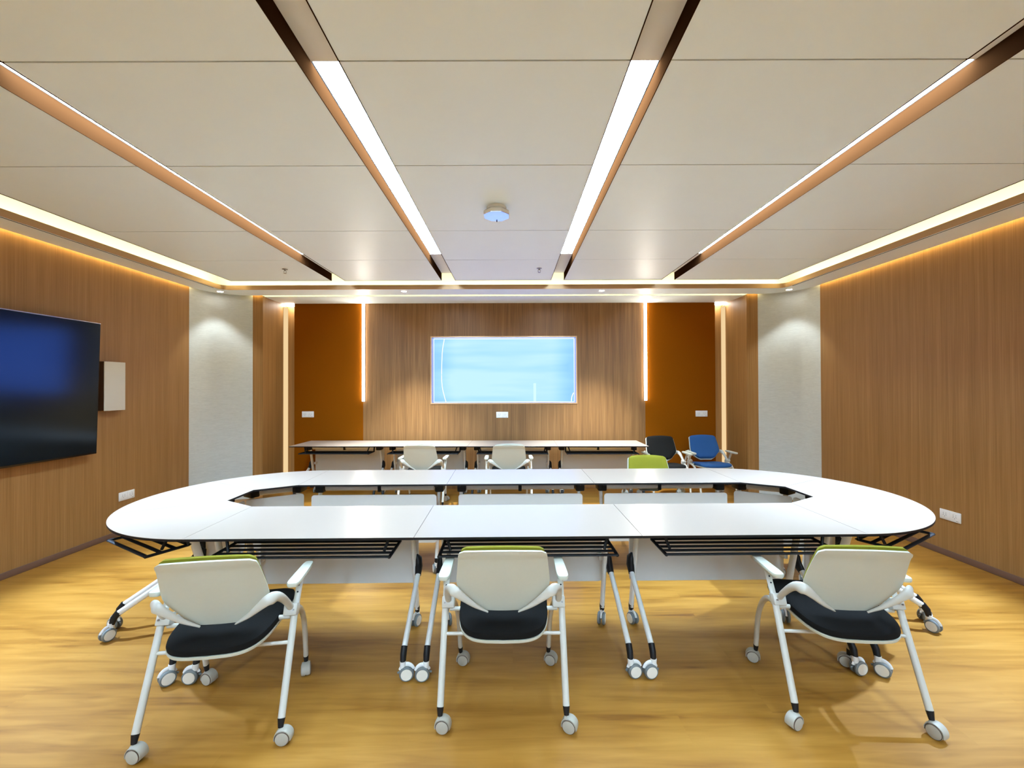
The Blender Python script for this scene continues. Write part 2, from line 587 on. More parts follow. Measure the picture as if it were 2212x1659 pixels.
# hung panel field with four recessed slots
PX = [-3.525, -2.262, -2.098, -0.880, -0.711, 0.496, 0.656, 1.883, 2.045, 3.352]
COLS = [(PX[0], PX[1]), (PX[2], PX[3]), (PX[4], PX[5]), (PX[6], PX[7]), (PX[8], PX[9])]
SEAMS = [-6.68, -5.62, -4.80, -4.00, -2.94, -2.12, -1.30, -0.38, 0.66, 1.718, 2.533, 3.593, 4.417, 5.262]
mb = MB()
for x0, x1 in COLS:
    for y0, y1 in zip(SEAMS, SEAMS[1:]):
        mb.box(x0 + 0.004, x1 - 0.004, y0 + 0.004, y1 - 0.004, ZC, ZC + 0.014)
struct(mb.build('ceiling', 'ceil'), 'off-white ceiling panels with fine dark joints')
mb = MB()
for x0, x1 in COLS:
    mb.box(x0 + 0.006, x1 - 0.006, SEAMS[0] + 0.006, SEAMS[-1] - 0.006, ZC + 0.006, ZT + 0.02)
struct(mb.build('trim_4', 'backer'), 'dark backing seen in the ceiling joints')
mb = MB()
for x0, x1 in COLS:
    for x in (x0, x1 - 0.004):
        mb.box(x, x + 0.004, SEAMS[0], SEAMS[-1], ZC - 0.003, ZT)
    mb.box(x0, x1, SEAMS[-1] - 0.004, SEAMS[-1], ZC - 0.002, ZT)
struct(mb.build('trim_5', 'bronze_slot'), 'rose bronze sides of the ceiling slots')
mb = MB()
DIF0, DIF1 = 1.835, 4.50
SLOTS = [(PX[1], PX[2]), (PX[3], PX[4]), (PX[5], PX[6]), (PX[7], PX[8])]
for x0, x1 in SLOTS:
    mb.box(x0, x1, -0.40, DIF0, ZT, ZT + 0.03)
    mb.box(x0, x1, DIF1, SEAMS[-1], ZT, ZT + 0.03)
    mb.box(x0, x1, -3.70, -3.08, ZT, ZT + 0.03)
    mb.box(x0, x1, SEAMS[0], -6.40, ZT, ZT + 0.03)
struct(mb.build('trim_6', 'plaster'), 'white tops of the unlit ends of the ceiling slots')

# four luminaires in the slots
for (x0, x1), lb in zip(SLOTS, ('long recessed ceiling light, leftmost of the four slots',
                                'long recessed ceiling light, second from the left, beside the ceiling sensor',
                                'long recessed ceiling light, third from the left',
                                'long recessed ceiling light, rightmost of the four slots')):
    xm = (x0 + x1) / 2
    t = thing('linear_ceiling_light', lb, 'ceiling light', (xm, (DIF0 + DIF1) / 2, ZT), 0, 'long lights in the ceiling slots')
    hl = (DIF1 - DIF0) / 2
    hw = (x1 - x0) / 2 - 0.004
    MB().box(-hw, hw, -hl, hl, 0.004, 0.03).build('housing', 'white_metal', t)
    MB().box(-hw + 0.002, hw - 0.002, -hl + 0.002, hl - 0.002, 0.0, 0.004).build('diffuser', 'lit_slot', t)
    # slot lit again behind the viewpoint; the near-end lamps are added for brightness
    for yy, wh in ((-1.74, 'behind the viewpoint'), (-5.05, 'added unseen at the near end of the room')):
        t2 = thing('linear_ceiling_light', lb.replace('long recessed ceiling light', 'ceiling light ' + wh).replace(', beside the ceiling sensor', ''), 'ceiling light', (xm, yy, ZT), 0)
        MB().box(-hw, hw, -1.335, 1.335, 0.004, 0.03).build('housing', 'white_metal', t2)
        MB().box(-hw + 0.002, hw - 0.002, -1.333, 1.333, 0.0, 0.004).build('diffuser', 'lit_slot', t2)

# cove strips lying on the soffit, throwing light up into the cove
mb = MB()
zc0 = ZS + 0.053
mb.box(SIX0 - 0.10, SIX0 - 0.07, SIY0, SIY1, zc0, zc0 + 0.006)
mb.box(SIX1 + 0.07, SIX1 + 0.10, SIY0, SIY1, zc0, zc0 + 0.006)
mb.box(SIX0, SIX1, SIY1 + 0.07, SIY1 + 0.10, zc0, zc0 + 0.006)
tag(mb.build('cove_light', 'lit_cove'), 'warm cove light glowing around the edge of the hung ceiling', 'cove light')
mb = MB()
# white upstand closing the cove
mb.box(SIX0 - 0.20, SIX0 - 0.19, SIY0 - 0.2, SIY1 + 0.19, ZS + 0.052, ZSLAB)
mb.box(SIX1 + 0.19, SIX1 + 0.20, SIY0 - 0.2, SIY1 + 0.19, ZS + 0.052, ZSLAB)
mb.box(SIX0 - 0.20, SIX1 + 0.20, SIY1 + 0.19, SIY1 + 0.20, ZS + 0.052, ZSLAB)
struct(mb.build('trim_7', 'plaster'), 'white inner face of the ceiling cove')

# wall washing strips in the gap between soffit and wall
def wash(name, pts, label):
    mb = MB()
    for (xa, ya), (xb, yb) in zip(pts, pts[1:]):
        d = (Vector((xb, yb)) - Vector((xa, ya))).normalized()
        n = Vector((-d.y, d.x)) * 0.009
        mb.face([(xa - n.x, ya - n.y, ZS + 0.045), (xb - n.x, yb - n.y, ZS + 0.045), (xb + n.x, yb + n.y, ZS + 0.045), (xa + n.x, ya + n.y, ZS + 0.045)])
    return tag(mb.build(name, 'lit_wash'), label, 'wall light')
wash('wall_washer', [(XL + 0.022, YB0 + 0.1), (XL + 0.022, YC)], 'hidden warm strip light along the top of the left wall')
wash('wall_washer', [(XR - 0.022, YB0 + 0.1), (XR - 0.022, YC)], 'hidden warm strip light along the top of the right wall')
wash('wall_washer', [(XL + CR, YF - 0.022), (RCX0, YF - 0.022)], 'hidden warm strip light above the walnut strip left of the recess')
wash('wall_washer', [(RCX1, YF - 0.022), (XR - CR, YF - 0.022)], 'hidden warm strip light above the walnut strip right of the recess')

tag(MB().box(RCX0, RCX1, LINE0 + 0.004, LINE1 - 0.004, ZS + 0.006, ZS + 0.02).build('light_line', 'lit_line'),
    'thin warm line of light across the ceiling at the front of the recess', 'ceiling light')
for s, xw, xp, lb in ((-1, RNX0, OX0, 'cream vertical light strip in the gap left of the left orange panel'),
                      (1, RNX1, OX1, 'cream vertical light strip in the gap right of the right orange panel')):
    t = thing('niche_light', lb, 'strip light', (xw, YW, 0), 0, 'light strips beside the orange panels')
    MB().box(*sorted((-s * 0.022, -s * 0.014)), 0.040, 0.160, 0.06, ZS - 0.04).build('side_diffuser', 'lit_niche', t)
    MB().box(*sorted((-s * 0.014, xp - xw)), 0.004, 0.165, ZS - 0.012, ZS - 0.002).build('glow_cap', 'lit_top', t)  # glowing cap added to whiten the gap's top and light the walnut below

# downlights in the soffit
def downlight(x, y, label, aim=(0, 0, -1), watt=W_SPOT, size=70, blend=0.5, color=C_SPOT, group='small round downlights in the lowered border'):
    t = thing('downlight', label, 'downlight', (x, y, ZS), 0, group)
    MB().lathe([(0.036, -0.001), (0.046, -0.004), (0.050, 0.0), (0.036, 0.002)], 24).build('trim_ring', 'white_metal', t)
    MB().lathe([(0.0355, -0.001), (0.001, -0.001)], 24).build('lamp_face', 'lit_disc', t)
    ld = bpy.data.lights.new('downlight_beam', 'SPOT')
    ld.energy = watt
    ld.color = color
    ld.spot_size = R(size)
    ld.spot_blend = blend
    ld.shadow_soft_size = 0.03
    lo = bpy.data.objects.new('downlight_beam', ld)
    COL.objects.link(lo)
    lo.parent = t
    lo.location = (0, 0, -0.012)
    lo.rotation_euler = Vector(aim).to_track_quat('-Z', 'Y').to_euler()
downlight(-3.855, 5.535, 'small round downlight in the ceiling by the far left grey corner', (0.10, -0.10, -1), size=72)
downlight(-1.43, 5.555, 'small round downlight above the walnut panel, left of the screen', (0, 0.02, -1), watt=165, size=72, blend=0.8)
downlight(1.195, 5.555, 'small round downlight above the walnut panel, right of the screen', (0, 0.02, -1), watt=165, size=72, blend=0.8)
downlight(3.663, 5.525, 'small round downlight in the ceiling by the far right grey corner', (-0.10, -0.10, -1), size=72)
for x in (-3.93, 3.73):
    for y in (2.92, 1.35, -1.1):
        sd = 'left' if x < 0 else 'right'
        downlight(x, y, 'small round downlight in the %s soffit, %s' % (sd, 'just outside the view' if y > 2 else 'beside the viewpoint' if y > 0 else 'behind the viewpoint'),
                  (0.52 if x < 0 else -0.52, 0.05, -1), watt=W_SIDE if y > 2 else W_SIDE * 0.18, size=56, blend=0.75, color=C_SIDE)

# vertical light bars on the back wall
for x, lb in ((-2.248, 'vertical white light bar between the left orange panel and the walnut'),
              (2.022, 'vertical white light bar between the right orange panel and the walnut')):
    t = thing('light_bar', lb, 'wall light', (x, YW, 1.325), 0, 'pair of vertical light bars')
    MB().box(-0.024, 0.024, -0.010, 0.0, 0.0, ZS - 1.325).build('channel', 'white_metal', t)
    MB().box(-0.020, 0.020, -0.022, -0.010, 0.004, ZS - 1.325 - 0.002, bevel=0.006).build('diffuser', 'lit_bar', t)

# ------------------------------------------------------------------ screen in the back wall
t = thing('wall_screen', 'wide glowing pale blue screen set in a bronze frame in the walnut back wall', 'screen', ((DX0 + DX1) / 2, YW, (DZ0 + DZ1) / 2))
hw, hh, dp = (DX1 - DX0) / 2, (DZ1 - DZ0) / 2, 0.155
mb = MB()
th = 0.004
mb.box(-hw, hw, -0.004, dp, hh - th, hh).box(-hw, hw, -0.004, dp, -hh, -hh + th)
mb.box(-hw, -hw + th, -0.004, dp, -hh + th, hh - th).box(hw - th, hw, -0.004, dp, -hh + th, hh - th)
fr = mb.build('frame', 'bronze_reveal', t)
mb = MB()
fl, fo = 0.006, 0.010
mb.box(-hw - fo, hw + fo, -0.008, 0.0, hh - fl, hh + fo).box(-hw - fo, hw + fo, -0.008, 0.0, -hh - fo, -hh + fl)
mb.box(-hw - fo, -hw + fl, -0.008, 0.0, -hh + fl, hh - fl).box(hw - fl, hw + fo, -0.008, 0.0, -hh + fl, hh - fl)
mb.build('front_flange', 'bronze', fr)
MB().box(-hw + th, hw - th, dp - 0.012, dp + 0.01, -hh + th, hh - th).build('picture', 'picture', t)
yb = dp - 0.014
mb = MB()
a, b = hw - 0.010, hh - 0.010
w = 0.006
mb.box(-a, a, yb, yb + 0.002, b - w, b).box(-a, a, yb, yb + 0.002, -b, -b + w)
mb.box(-a, -a + w, yb, yb + 0.002, -b, b).box(a - w, a, yb, yb + 0.002, -b, b)
mb.build('bright_border', 'lit_white', t)
pts = smooth_path([(-0.925, yb, 0.485), (-0.955, yb, 0.30), (-0.965, yb, 0.05), (-0.962, yb, -0.22), (-0.925, yb, -0.40), (-0.900, yb, -0.485)], 6)
MB().sweep(pts, 0.0045, 8).build('reflection_curve', 'lit_white', t)  # reflection of a light strip, drawn as a glowing line
MB().sweep(smooth_path([(1.075, yb, -0.35), (1.05, yb, -0.41), (1.04, yb, -0.482)], 5), 0.0055, 8).build('reflection_curve', 'lit_white', t)  # second piece of the drawn reflection
MB().box(0.455, 0.495, yb + 0.0005, yb + 0.002, -0.482, -0.20).build('pale_bar', 'lit_pale', t)

# ------------------------------------------------------------------ sockets
def outlet(label, loc, rz):
    t = thing('wall_outlet', label, 'outlet', loc, rz, 'white double wall outlets')
    MB().box(-0.090, 0.090, -0.010, 0, -0.045, 0.045, bevel=0.004).build('faceplate', 'outlet', t)
    for cx in (-0.0425, 0.0425):
        sk = MB().box(cx - 0.0405, cx + 0.0405, -0.012, -0.009, -0.038, 0.038, bevel=0.0015).build('socket_plate', 'outlet', t)
        for dx, dz, w_, h_ in ((-0.012, 0.016, 0.002, 0.007), (0.012, 0.016, 0.002, 0.007), (0, -0.013, 0.002, 0.008)):
            MB().box(cx + dx - w_, cx + dx + w_, -0.0125, -0.0118, dz - h_ / 2, dz + h_ / 2).build('slot', 'outlet_hole', sk)
        for dx, an in ((-0.012, 0.5), (0.012, -0.5)):
            MB().box(-0.0015, 0.0015, -0.0006, 0.0006, -0.006, 0.006, mat=Matrix.Translation((cx + dx, -0.012, 0)) @ Matrix.Rotation(an, 4, 'Y')).build('slot', 'outlet_hole', sk)
        if cx > 0:
            MB().box(0.055, 0.074, -0.0125, -0.0118, -0.033, -0.030).build('mark', 'outlet_hole', sk)
    return t
outlet('white double wall outlet on the left orange panel', (-3.09, YW, 1.132), 0)
outlet('white double wall outlet on the walnut under the blue screen', (-0.15, YW, 1.116), 0)
outlet('white double wall outlet on the right orange panel above the blue chair', (2.866, YW, 1.124), 0)
outlet('white double wall outlet low on the left wall below the speaker', (XL, 4.460, 0.400), PI / 2)
outlet('white double wall outlet low on the right wall by the table end', (XR, 3.757, 0.370), -PI / 2)

# ------------------------------------------------------------------ television, speaker
t = thing('television', 'large black flat television on the left wall, cut off by the frame edge', 'television', (XL + 0.09, 2.96, 1.535), PI / 2)
HW, HH = 1.09, 0.628
tilt = Matrix.Rotation(R(1.6), 4, 'X')
MB().box(-HW, HW, -0.018, 0.022, -HH, HH, bevel=0.004, mat=tilt).build('case', 'gloss_black', t)
MB().box(-HW + 0.010, HW - 0.010, -0.0205, -0.017, -HH + 0.016, HH - 0.010, mat=tilt).build('screen', 'screen_black', t)
mb = MB()
mb.box(-HW, HW, -0.0195, -0.016, HH - 0.006, HH + 0.0005, mat=tilt)
mb.build('top_edge_strip', 'silver', t)
mb = MB()
mb.box(-0.35, 0.35, 0.02, 0.088, -0.22, 0.22)
mb.build('wall_mount', 'black', t)

t = thing('wall_speaker', 'flat off-white wall speaker with dark brown sides next to the television', 'speaker', (XL, 4.253, 1.557), PI / 2)
MB().box(-0.112, 0.112, -0.066, 0, -0.245, 0.245, bevel=0.004).build('case', 'umber', t)
MB().box(-0.113, 0.113, -0.074, -0.066, -0.246, 0.246, bevel=0.003).build('grille', 'grille', t)
mb = MB()
for z in (-0.2475, 0.2445):
    mb.box(-0.113, -0.075, -0.076, -0.062, z, z + 0.003)
mb.build('corner_trim', 'silver', t)

# ------------------------------------------------------------------ ceiling sensor and sprinklers
t = thing('ceiling_sensor', 'white eight-sided sensor hanging from the middle of the ceiling', 'ceiling sensor', (-0.112, 3.13, ZC), R(22.5))
MB().lathe([(0.074, 0.0), (0.074, -0.016), (0.080, -0.024)], 32).build('mount', 'sensor', t)
MB().lathe([(0.078, -0.022), (0.096, -0.036), (0.102, -0.042), (0.102, -0.060), (0.100, -0.064)], 8, smooth=False).build('body', 'sensor', t)
MB().lathe([(0.100, -0.064), (0.099, -0.067), (0.001, -0.067)], 8, smooth=False).build('face', 'sensor_face', t)
MB().lathe([(0.0045, -0.067), (0.0045, -0.075), (0.001, -0.077)], 12, mat=Matrix.Rotation(R(-22.5), 4, 'Z') @ Matrix.Translation((0.0, 0.084, 0))).build('indicator', 'black', t)
for x, y, lb in ((-2.57, 4.745, 'small steel sprinkler head at the far left of the ceiling'), (0.313, 4.74, 'small steel sprinkler head in the ceiling near the blue screen')):
    t = thing('sprinkler', lb, 'sprinkler', (x, y, ZC), 0, 'ceiling sprinkler heads')
    MB().lathe([(0.030, 0.0), (0.028, -0.004), (0.012, -0.006)], 20).build('escutcheon', 'steel', t)
    mb = MB().lathe([(0.010, -0.004), (0.010, -0.018), (0.006, -0.022)], 12)
    mb.sweep(smooth_path([(-0.008, 0, -0.018), (-0.016, 0, -0.030), (-0.003, 0, -0.046)], 4), 0.0025, 8)
    mb.sweep(smooth_path([(0.008, 0, -0.018), (0.016, 0, -0.030), (0.003, 0, -0.046)], 4), 0.0025, 8)
    mb.build('frame_arms', 'steel', t)
    MB().lathe([(0.003, -0.044), (0.016, -0.046), (0.016, -0.048), (0.003, -0.049)], 12).build('deflector', 'steel', t)

# ------------------------------------------------------------------ folding tables
TZ, TT = 0.75, 0.014
def caster_mesh(parent, x, y, rz, r=0.0375, big=True):
    """twin wheel caster; stem on the local origin, wheels trail behind"""
    off = -0.020 if big else -0.014
    w = 0.024 if big else 0.019
    mb = MB()
    if big:
        mb.lathe([(0.015, r * 1.75), (0.016, r * 2.6)], 14)
        # white bridge over the wheels
        mb.sweep([(0, off + r * math.cos(a) * 0.86, r + r * math.sin(a) * 1.10) for a in [R(20 + 14 * k) for k in range(11)]], (0.013, 0.006), 8, up=(1, 0, 0))
        mb.sweep([(0, off + r * 0.9, r * 1.2), (0, off + r * 1.25, r * 1.0)], (0.006, 0.004), 8, up=(1, 0, 0), mi=1)
    else:
        mb.lathe([(0.006, r * 1.4), (0.006, r * 2.25)], 12)
        rings = []
        for a in [R(-15 + 15 * k) for k in range(15)]:
            rings.append((0, off + (r + 0.0035) * math.cos(a), r + (r + 0.0035) * math.sin(a)))
        mb.sweep(rings, (0.003, w + 0.002), 10, up=(1, 0, 0))
        mb.box(-0.012, 0.012, off - 0.010, 0.010, r * 1.2, r * 2.1, bevel=0.004)
    c = mb.build('caster', ['white_metal' if big else 'caster', 'tyre'], parent, (x, y, 0))
    c.rotation_euler = (0, 0, rz)
    mb = MB()
    for s in (-1, 1):
        if big:
            mt = Matrix.Translation((0, off, r))
            prof = [(0.004, s * 0.006), (r * 0.80, s * 0.006), (r, s * 0.010), (r, s * (w - 0.005)), (r * 0.86, s * w), (r * 0.78, s * (w - 0.001))]
            mb.lathe(prof, 24, 0, 'X', mt)
            mb.lathe([(r * 0.79, s * (w - 0.004)), (r * 0.76, s * (w + 0.001)), (0.002, s * (w + 0.002))], 24, 1, 'X', mt)
        else:
            mt = Matrix.Translation((0, off, r))
            mb.lathe([(0.004, s * 0.003), (r, s * 0.003), (r, s * (w - 0.002)), (r * 0.97, s * w)], 24, 0, 'X', mt)
            mb.lathe([(r * 0.96, s * (w - 0.003)), (r * 0.97, s * (w + 0.0012)), (r * 0.90, s * (w + 0.002))], 24, 2, 'X', mt)
            mb.lathe([(r * 0.91, s * w), (r * 0.90, s * (w + 0.003)), (r * 0.6, s * (w + 0.005)), (0.002, s * (w + 0.006))], 24, 1, 'X', mt)
    if big:
        mb.cyl((-0.01, off, r), (0.01, off, r), 0.006)
    mb.build('wheel', ['tyre', 'disc'] if big else ['caster', 'caster', 'umber'], c)
    return c

def leg_frame(t, mt, side, ang):
    """one side frame of a flip-top table in a local frame (x across, -y user side); mt places it on the table"""
    rot = mt.to_euler().z
    def T(p):
        return mt @ Vector(p)
    s = side
    # main post down to the far foot
    mb = MB()
    up = mt.to_3x3() @ Vector((1, 0, 0))
    mb.sweep([T((0, 0.085, 0.70)), T((0, 0.228, 0.112))], (0.025, 0.0145), 14, up=up)
    post = mb.build('leg', 'white_metal', t)
    mb = MB()
    mb.sweep([T((0, 0.226, 0.125)), T((0, 0.232, 0.100)), T((0, 0.235, 0.084))], [(0.026, 0.0155), (0.024, 0.0155), (0.015, 0.015)], 14, up=up)
    mb.build('leg_cap', 'black', post)
    # front leg, set outboard of the post
    mb = MB()
    mb.sweep([T((s * 0.030, 0.150, 0.400)), T((s * 0.034, -0.248, 0.150))], (0.0175, 0.0150), 14, up=up)
    front = mb.build('leg', 'white_metal', t)
    mb = MB()
    mb.sweep([T((s * 0.034, -0.249, 0.156)), T((s * 0.034, -0.272, 0.125)), T((s * 0.034, -0.282, 0.088))], [(0.019, 0.0165), (0.019, 0.0165), (0.0150, 0.0150)], 14, up=up)
    mb.build('leg_cap', 'black', front)
    # knuckle
    mb = MB()
    mb.sweep([T((s * 0.016, 0.150, 0.480)), T((s * 0.024, 0.158, 0.455)), T((s * 0.027, 0.155, 0.410)), T((s * 0.030, 0.112, 0.372))],
             [(0.010, 0.009), (0.032, 0.021), (0.036, 0.023), (0.022, 0.019)], 12, up=up)
    mb.build('knuckle', 'black', t)
    # bracket under the top
    mb = MB()
    mb.box(-0.045, 0.030, 0.025, 0.145, 0.645, TZ - TT, bevel=0.012, mat=mt)
    mb.box(-0.012, 0.012, -0.19, 0.27, TZ - TT - 0.016, TZ - TT, bevel=0.003, mat=mt)
    mb.build('bracket', 'black', t)
    p = T((s * 0.034, -0.283, 0)); caster_mesh(t, p.x, p.y, rot + ang[0])
    p = T((0, 0.236, 0)); caster_mesh(t, p.x, p.y, rot + ang[1])

def rack(t, x0, x1, ys, z=0.645):
    mb = MB()
    for y in ys:
        mb.sweep([(x0, y, z), (x1, y, z)], (0.0125, 0.0055), 10)
    r = mb.build('book_rack', 'black', t)
    for x, s in ((x0, 1), (x1, -1)):
        mb = MB()
        mb.sweep([(x, ys[0] - 0.008, z), (x, ys[-1], z)], (0.009, 0.008), 10)
        mb.sweep([(x + s * 0.05, ys[1] + 0.02, z), (x + s * 0.02, ys[1] + 0.05, TZ - TT)], 0.008, 8)
        mb.sweep([(x, ys[-1] - 0.01, z), (x, ys[-1] + 0.02, TZ - TT)], (0.010, 0.006), 8)
        mb.build('rack_hanger', 'black', r)

def round_panel(mb, hw, y0, y1, z0, z1, r=0.022):
    out = []
    for cx, cz, a0 in ((hw - r, z1 - r, 0), (-hw + r, z1 - r, 90), (-hw + r, z0 + r, 180), (hw - r, z0 + r, 270)):
        out += arc(cx, cz, r, a0, a0 + 90, 6)
    mb.rings([[(x, y, z) for x, z in out] for y in (y0, y1)], smooth=False)

def make_rect_table(label, loc, rz, group):
    t = thing('folding_table', label, 'table', loc, rz, group)
    w, d = 0.5990, 0.2990
    MB().box(-w, w, -d, d, TZ - 0.002, TZ, bevel=0.0008, seg=1).build('tabletop', 'laminate', t)
    top = t.children[0]
    MB().box(-w, w, -d, d, TZ - TT, TZ - 0.002).build('edge_band', 'edge', top)
    mb = MB()
    mb.cyl((-0.462, 0.085, 0.681), (0.462, 0.085, 0.681), 0.030, seg=20)
    bm_ = mb.build('beam', 'white_metal', t)
    MB().box(-0.014, 0.014, 0.048, 0.122, 0.645, TZ - TT, bevel=0.005).build('beam_clip', 'black', bm_)
    mb = MB()
    round_panel(mb, 0.51, 0.246, 0.256, 0.262, 0.655)
    mp = mb.build('modesty_panel', 'panel_grey', t)
    for x in (-0.49, 0.49):
        MB().box(x - 0.010, x + 0.010, 0.19, 0.247, 0.42, 0.45).build('panel_arm', 'white_metal', mp)
    rack(t, -0.47, 0.47, [-0.285, -0.230, -0.175, -0.118, -0.062])
    for s in (-1, 1):
        leg_frame(t, Matrix.Translation((s * 0.505, 0, 0)), s, (R(90 * s + 8), R(-20 * s)))
    return t

RI, RO = 0.303, 0.9015
def make_sector_table(label, loc, rz, group):
    """60 degree piece of the ring: straight inner side, curved outer side towards -y, origin on the ring's end centre"""
    t = thing('curved_folding_table', label, 'table', loc, rz, group)
    da = 0.07
    poly = arc(0, 0, RO, -120 + da, -60 - da, 24) + [(RI * math.cos(R(-60 - da * 3)), RI * math.sin(R(-60 - da * 3))), (RI * math.cos(R(-120 + da * 3)), RI * math.sin(R(-120 + da * 3)))]
    MB().prism(poly, TZ - 0.002, TZ).build('tabletop', 'laminate', t)
    MB().prism(poly, TZ - TT, TZ - 0.002, smooth_side=False).build('edge_band', 'edge', t.children[0])
    rm = 0.603
    yy = -rm * math.cos(R(30)) + 0.03
    mb = MB()
    mb.cyl((-0.165, -0.494, 0.681), (0.165, -0.494, 0.681), 0.030, seg=20)
    mb.build('beam', 'white_metal', t)
    mb = MB()
    round_panel(mb, 0.205, -0.371, -0.361, 0.262, 0.655)
    mb.build('modesty_panel', 'panel_grey', t)
    rack(t, -0.245, 0.245, [-0.855, -0.79, -0.725, -0.66])
    for s in (-1, 1):
        ca = R(-90 + 30 * s)
        c, sn = math.cos(ca), math.sin(ca)
        p = Vector((rm * c, rm * sn, 0)) + Vector((-s * math.sin(R(60)) * 0.0, 0, 0))
        # move inward from the straight side
        nrm = Vector((-math.cos(R(30)) * s, -math.sin(R(30)), 0))
        p += nrm * 0.095
        mt = Matrix.Translation(p) @ Matrix.Rotation(R(30 * s), 4, 'Z')
        leg_frame(t, mt, s, (R(-40 * s), R(30 * s)))
    return t

RX, RY, RROT = 0.072, 3.1066, 0.0125
ringM = Matrix.Translation((RX, RY, 0)) @ Matrix.Rotation(RROT, 4, 'Z')
def rp(x, y):
    v = ringM @ Vector((x, y, 0))
    return (v.x, v.y, 0)
G1, G2, G3 = 'straight tables of the ring', 'curved end tables of the ring', 'tables in the row by the back wall'
rect = None
for k, side, lb in ((-1, -1, 'white folding table on the near side of the ring, behind the near left chair'),
                    (0, -1, 'white folding table on the near side of the ring, behind the near middle chair'),
                    (1, -1, 'white folding table on the near side of the ring, behind the near right chair'),
                    (-1, 1, 'white folding table on the far side of the ring, leftmost of its three'),
                    (0, 1, 'white folding table on the far side of the ring, middle of its three'),
                    (1, 1, 'white folding table on the far side of the ring, in front of the green chair')):
    p = rp(1.2 * k, side * 0.603)
    rz = RROT + (0 if side < 0 else PI)
    if rect is None:
        rect = make_rect_table(lb, p, rz, G1)
    else:
        dup(rect, p, rz, lb, G1)
sect = None
for sx, ang, lb in ((-1, 240, 'curved white end table at the near left of the ring'),
                    (-1, 180, 'curved white end table at the far left tip of the ring, facing the left wall'),
                    (-1, 120, 'curved white end table at the back left of the ring'),
                    (1, 300, 'curved white end table at the near right of the ring'),
                    (1, 0, 'curved white end table at the far right tip of the ring, facing the right wall'),
                    (1, 60, 'curved white end table at the back right of the ring')):
    p = rp(1.8 * sx, 0)
    rz = RROT + R(ang + 90)
    if sect is None:
        sect = make_sector_table(lb, p, rz, G2)
    else:
        dup(sect, p, rz, lb, G2)
BROT = -0.0205
bM = Matrix.Translation((-0.592, 5.882, 0)) @ Matrix.Rotation(BROT, 4, 'Z')
for k, lb in ((-1.5, 'white folding table at the left end of the back row, before an orange panel'),
              (-0.5, 'white folding table in the back row, second from left, with a chair'),
              (0.5, 'white folding table in the back row, third from the left, below the blue screen'),
              (1.5, 'white folding table in the back row, at its right end beside the black chair')):
    v = bM @ Vector((1.2 * k, 0, 0))
    dup(rect, (v.x, v.y, 0), BROT, lb, G3)

# ------------------------------------------------------------------ nesting chairs
def lerp(a, b, t):
    return a + (b - a) * t

def interp(tab, x):
    for (x0, y0), (x1, y1) in zip(tab, tab[1:]):
        if x <= x1:
            return lerp(y0, y1, (x - x0) / (x1 - x0)) if x1 > x0 else y1
    return tab[-1][1]

def back_surface(off, thick, inset, z0, z1, mi=0, arch=0.010):
    """curved backrest slab; off = distance of its rear face in front of the shell's rear face"""
    nz, nx = 26, 16
    prof = [(0.490, 0.080), (0.520, 0.135), (0.600, 0.206), (0.625, 0.2145), (0.66, 0.2135), (0.74, 0.204), (0.81, 0.1945)]
    ypro = [(0.49, -0.150), (0.56, -0.178), (0.65, -0.215), (0.74, -0.252), (0.81, -0.284)]
    rc = 0.022
    def pt(u, v, front):
        z = lerp(z0, z1, v)
        w = interp(prof, z) - inset
        if z > z1 - rc:
            q = (z - (z1 - rc)) / rc
            w -= rc * (1 - math.sqrt(max(0, 1 - q * q)))
        if inset > 0.001 and z < z0 + 0.02:
            q = 1 - (z - z0) / 0.02
            w -= 0.03 * q * q
        x = u * w
        y = interp(ypro, z) + 0.030 * (x / 0.21) ** 2
        zz = z + arch * (1 - u * u) * max(0, (z - 0.70) / 0.11)
        n = Vector((-0.28 * x / 0.21, 0.93, 0.36)).normalized()
        edge = 1.0
        if not front and inset < 0.001:
            q = min(1, max(0, (z - (z1 - 0.040)) / 0.010))
            n_off = -0.004 * q * q * (3 - 2 * q)
        else:
            n_off = 0.0
        if front:
            e = max(abs(u) ** 10, abs(2 * v - 1) ** 14)
            edge = 1 - 0.65 * e
        return Vector((x, y, zz)) + n * (off + n_off + (thick * edge if front else 0))
    mb = MB()
    grid = {}
    for fr in (0, 1):
        for j in range(nz + 1):
            for i in range(nx + 1):
                grid[fr, i, j] = mb.bm.verts.new(pt(2 * i / nx - 1, j / nz, fr))
    def q(a, b, c, d):
        f = mb.bm.faces.new((a, b, c, d)); f.smooth = True; f.material_index = mi
    for fr in (0, 1):
        for j in range(nz):
            for i in range(nx):
                v = [grid[fr, i, j], grid[fr, i + 1, j], grid[fr, i + 1, j + 1], grid[fr, i, j + 1]]
                q(*(v if fr == 0 else v[::-1]))
    for j in range(nz):
        q(grid[0, 0, j], grid[0, 0, j + 1], grid[1, 0, j + 1], grid[1, 0, j])
        q(grid[0, nx, j + 1], grid[0, nx, j], grid[1, nx, j], grid[1, nx, j + 1])
    for i in range(nx):
        q(grid[0, i + 1, 0], grid[0, i, 0], grid[1, i, 0], grid[1, i + 1, 0])
        q(grid[0, i, nz], grid[0, i + 1, nz], grid[1, i + 1, nz], grid[1, i, nz])
    return mb

def seat_outline(k=1.0):
    """rounded seat plan, front +y"""
    pts = []
    n = 72
    for i in range(n):
        a = 2 * PI * i / n
        c, s = math.cos(a), math.sin(a)
        e = 0.42 if s < 0 else 0.36
        x = math.copysign(abs(c) ** e, c)
        y = math.copysign(abs(s) ** (0.62 if s < 0 else 0.40), s)
        hw = 0.205 + 0.022 * (y + 1) / 2
        pts.append((x * hw * k, -0.025 + y * 0.228 * (1 - (1 - k) * 0.9)))
    return pts

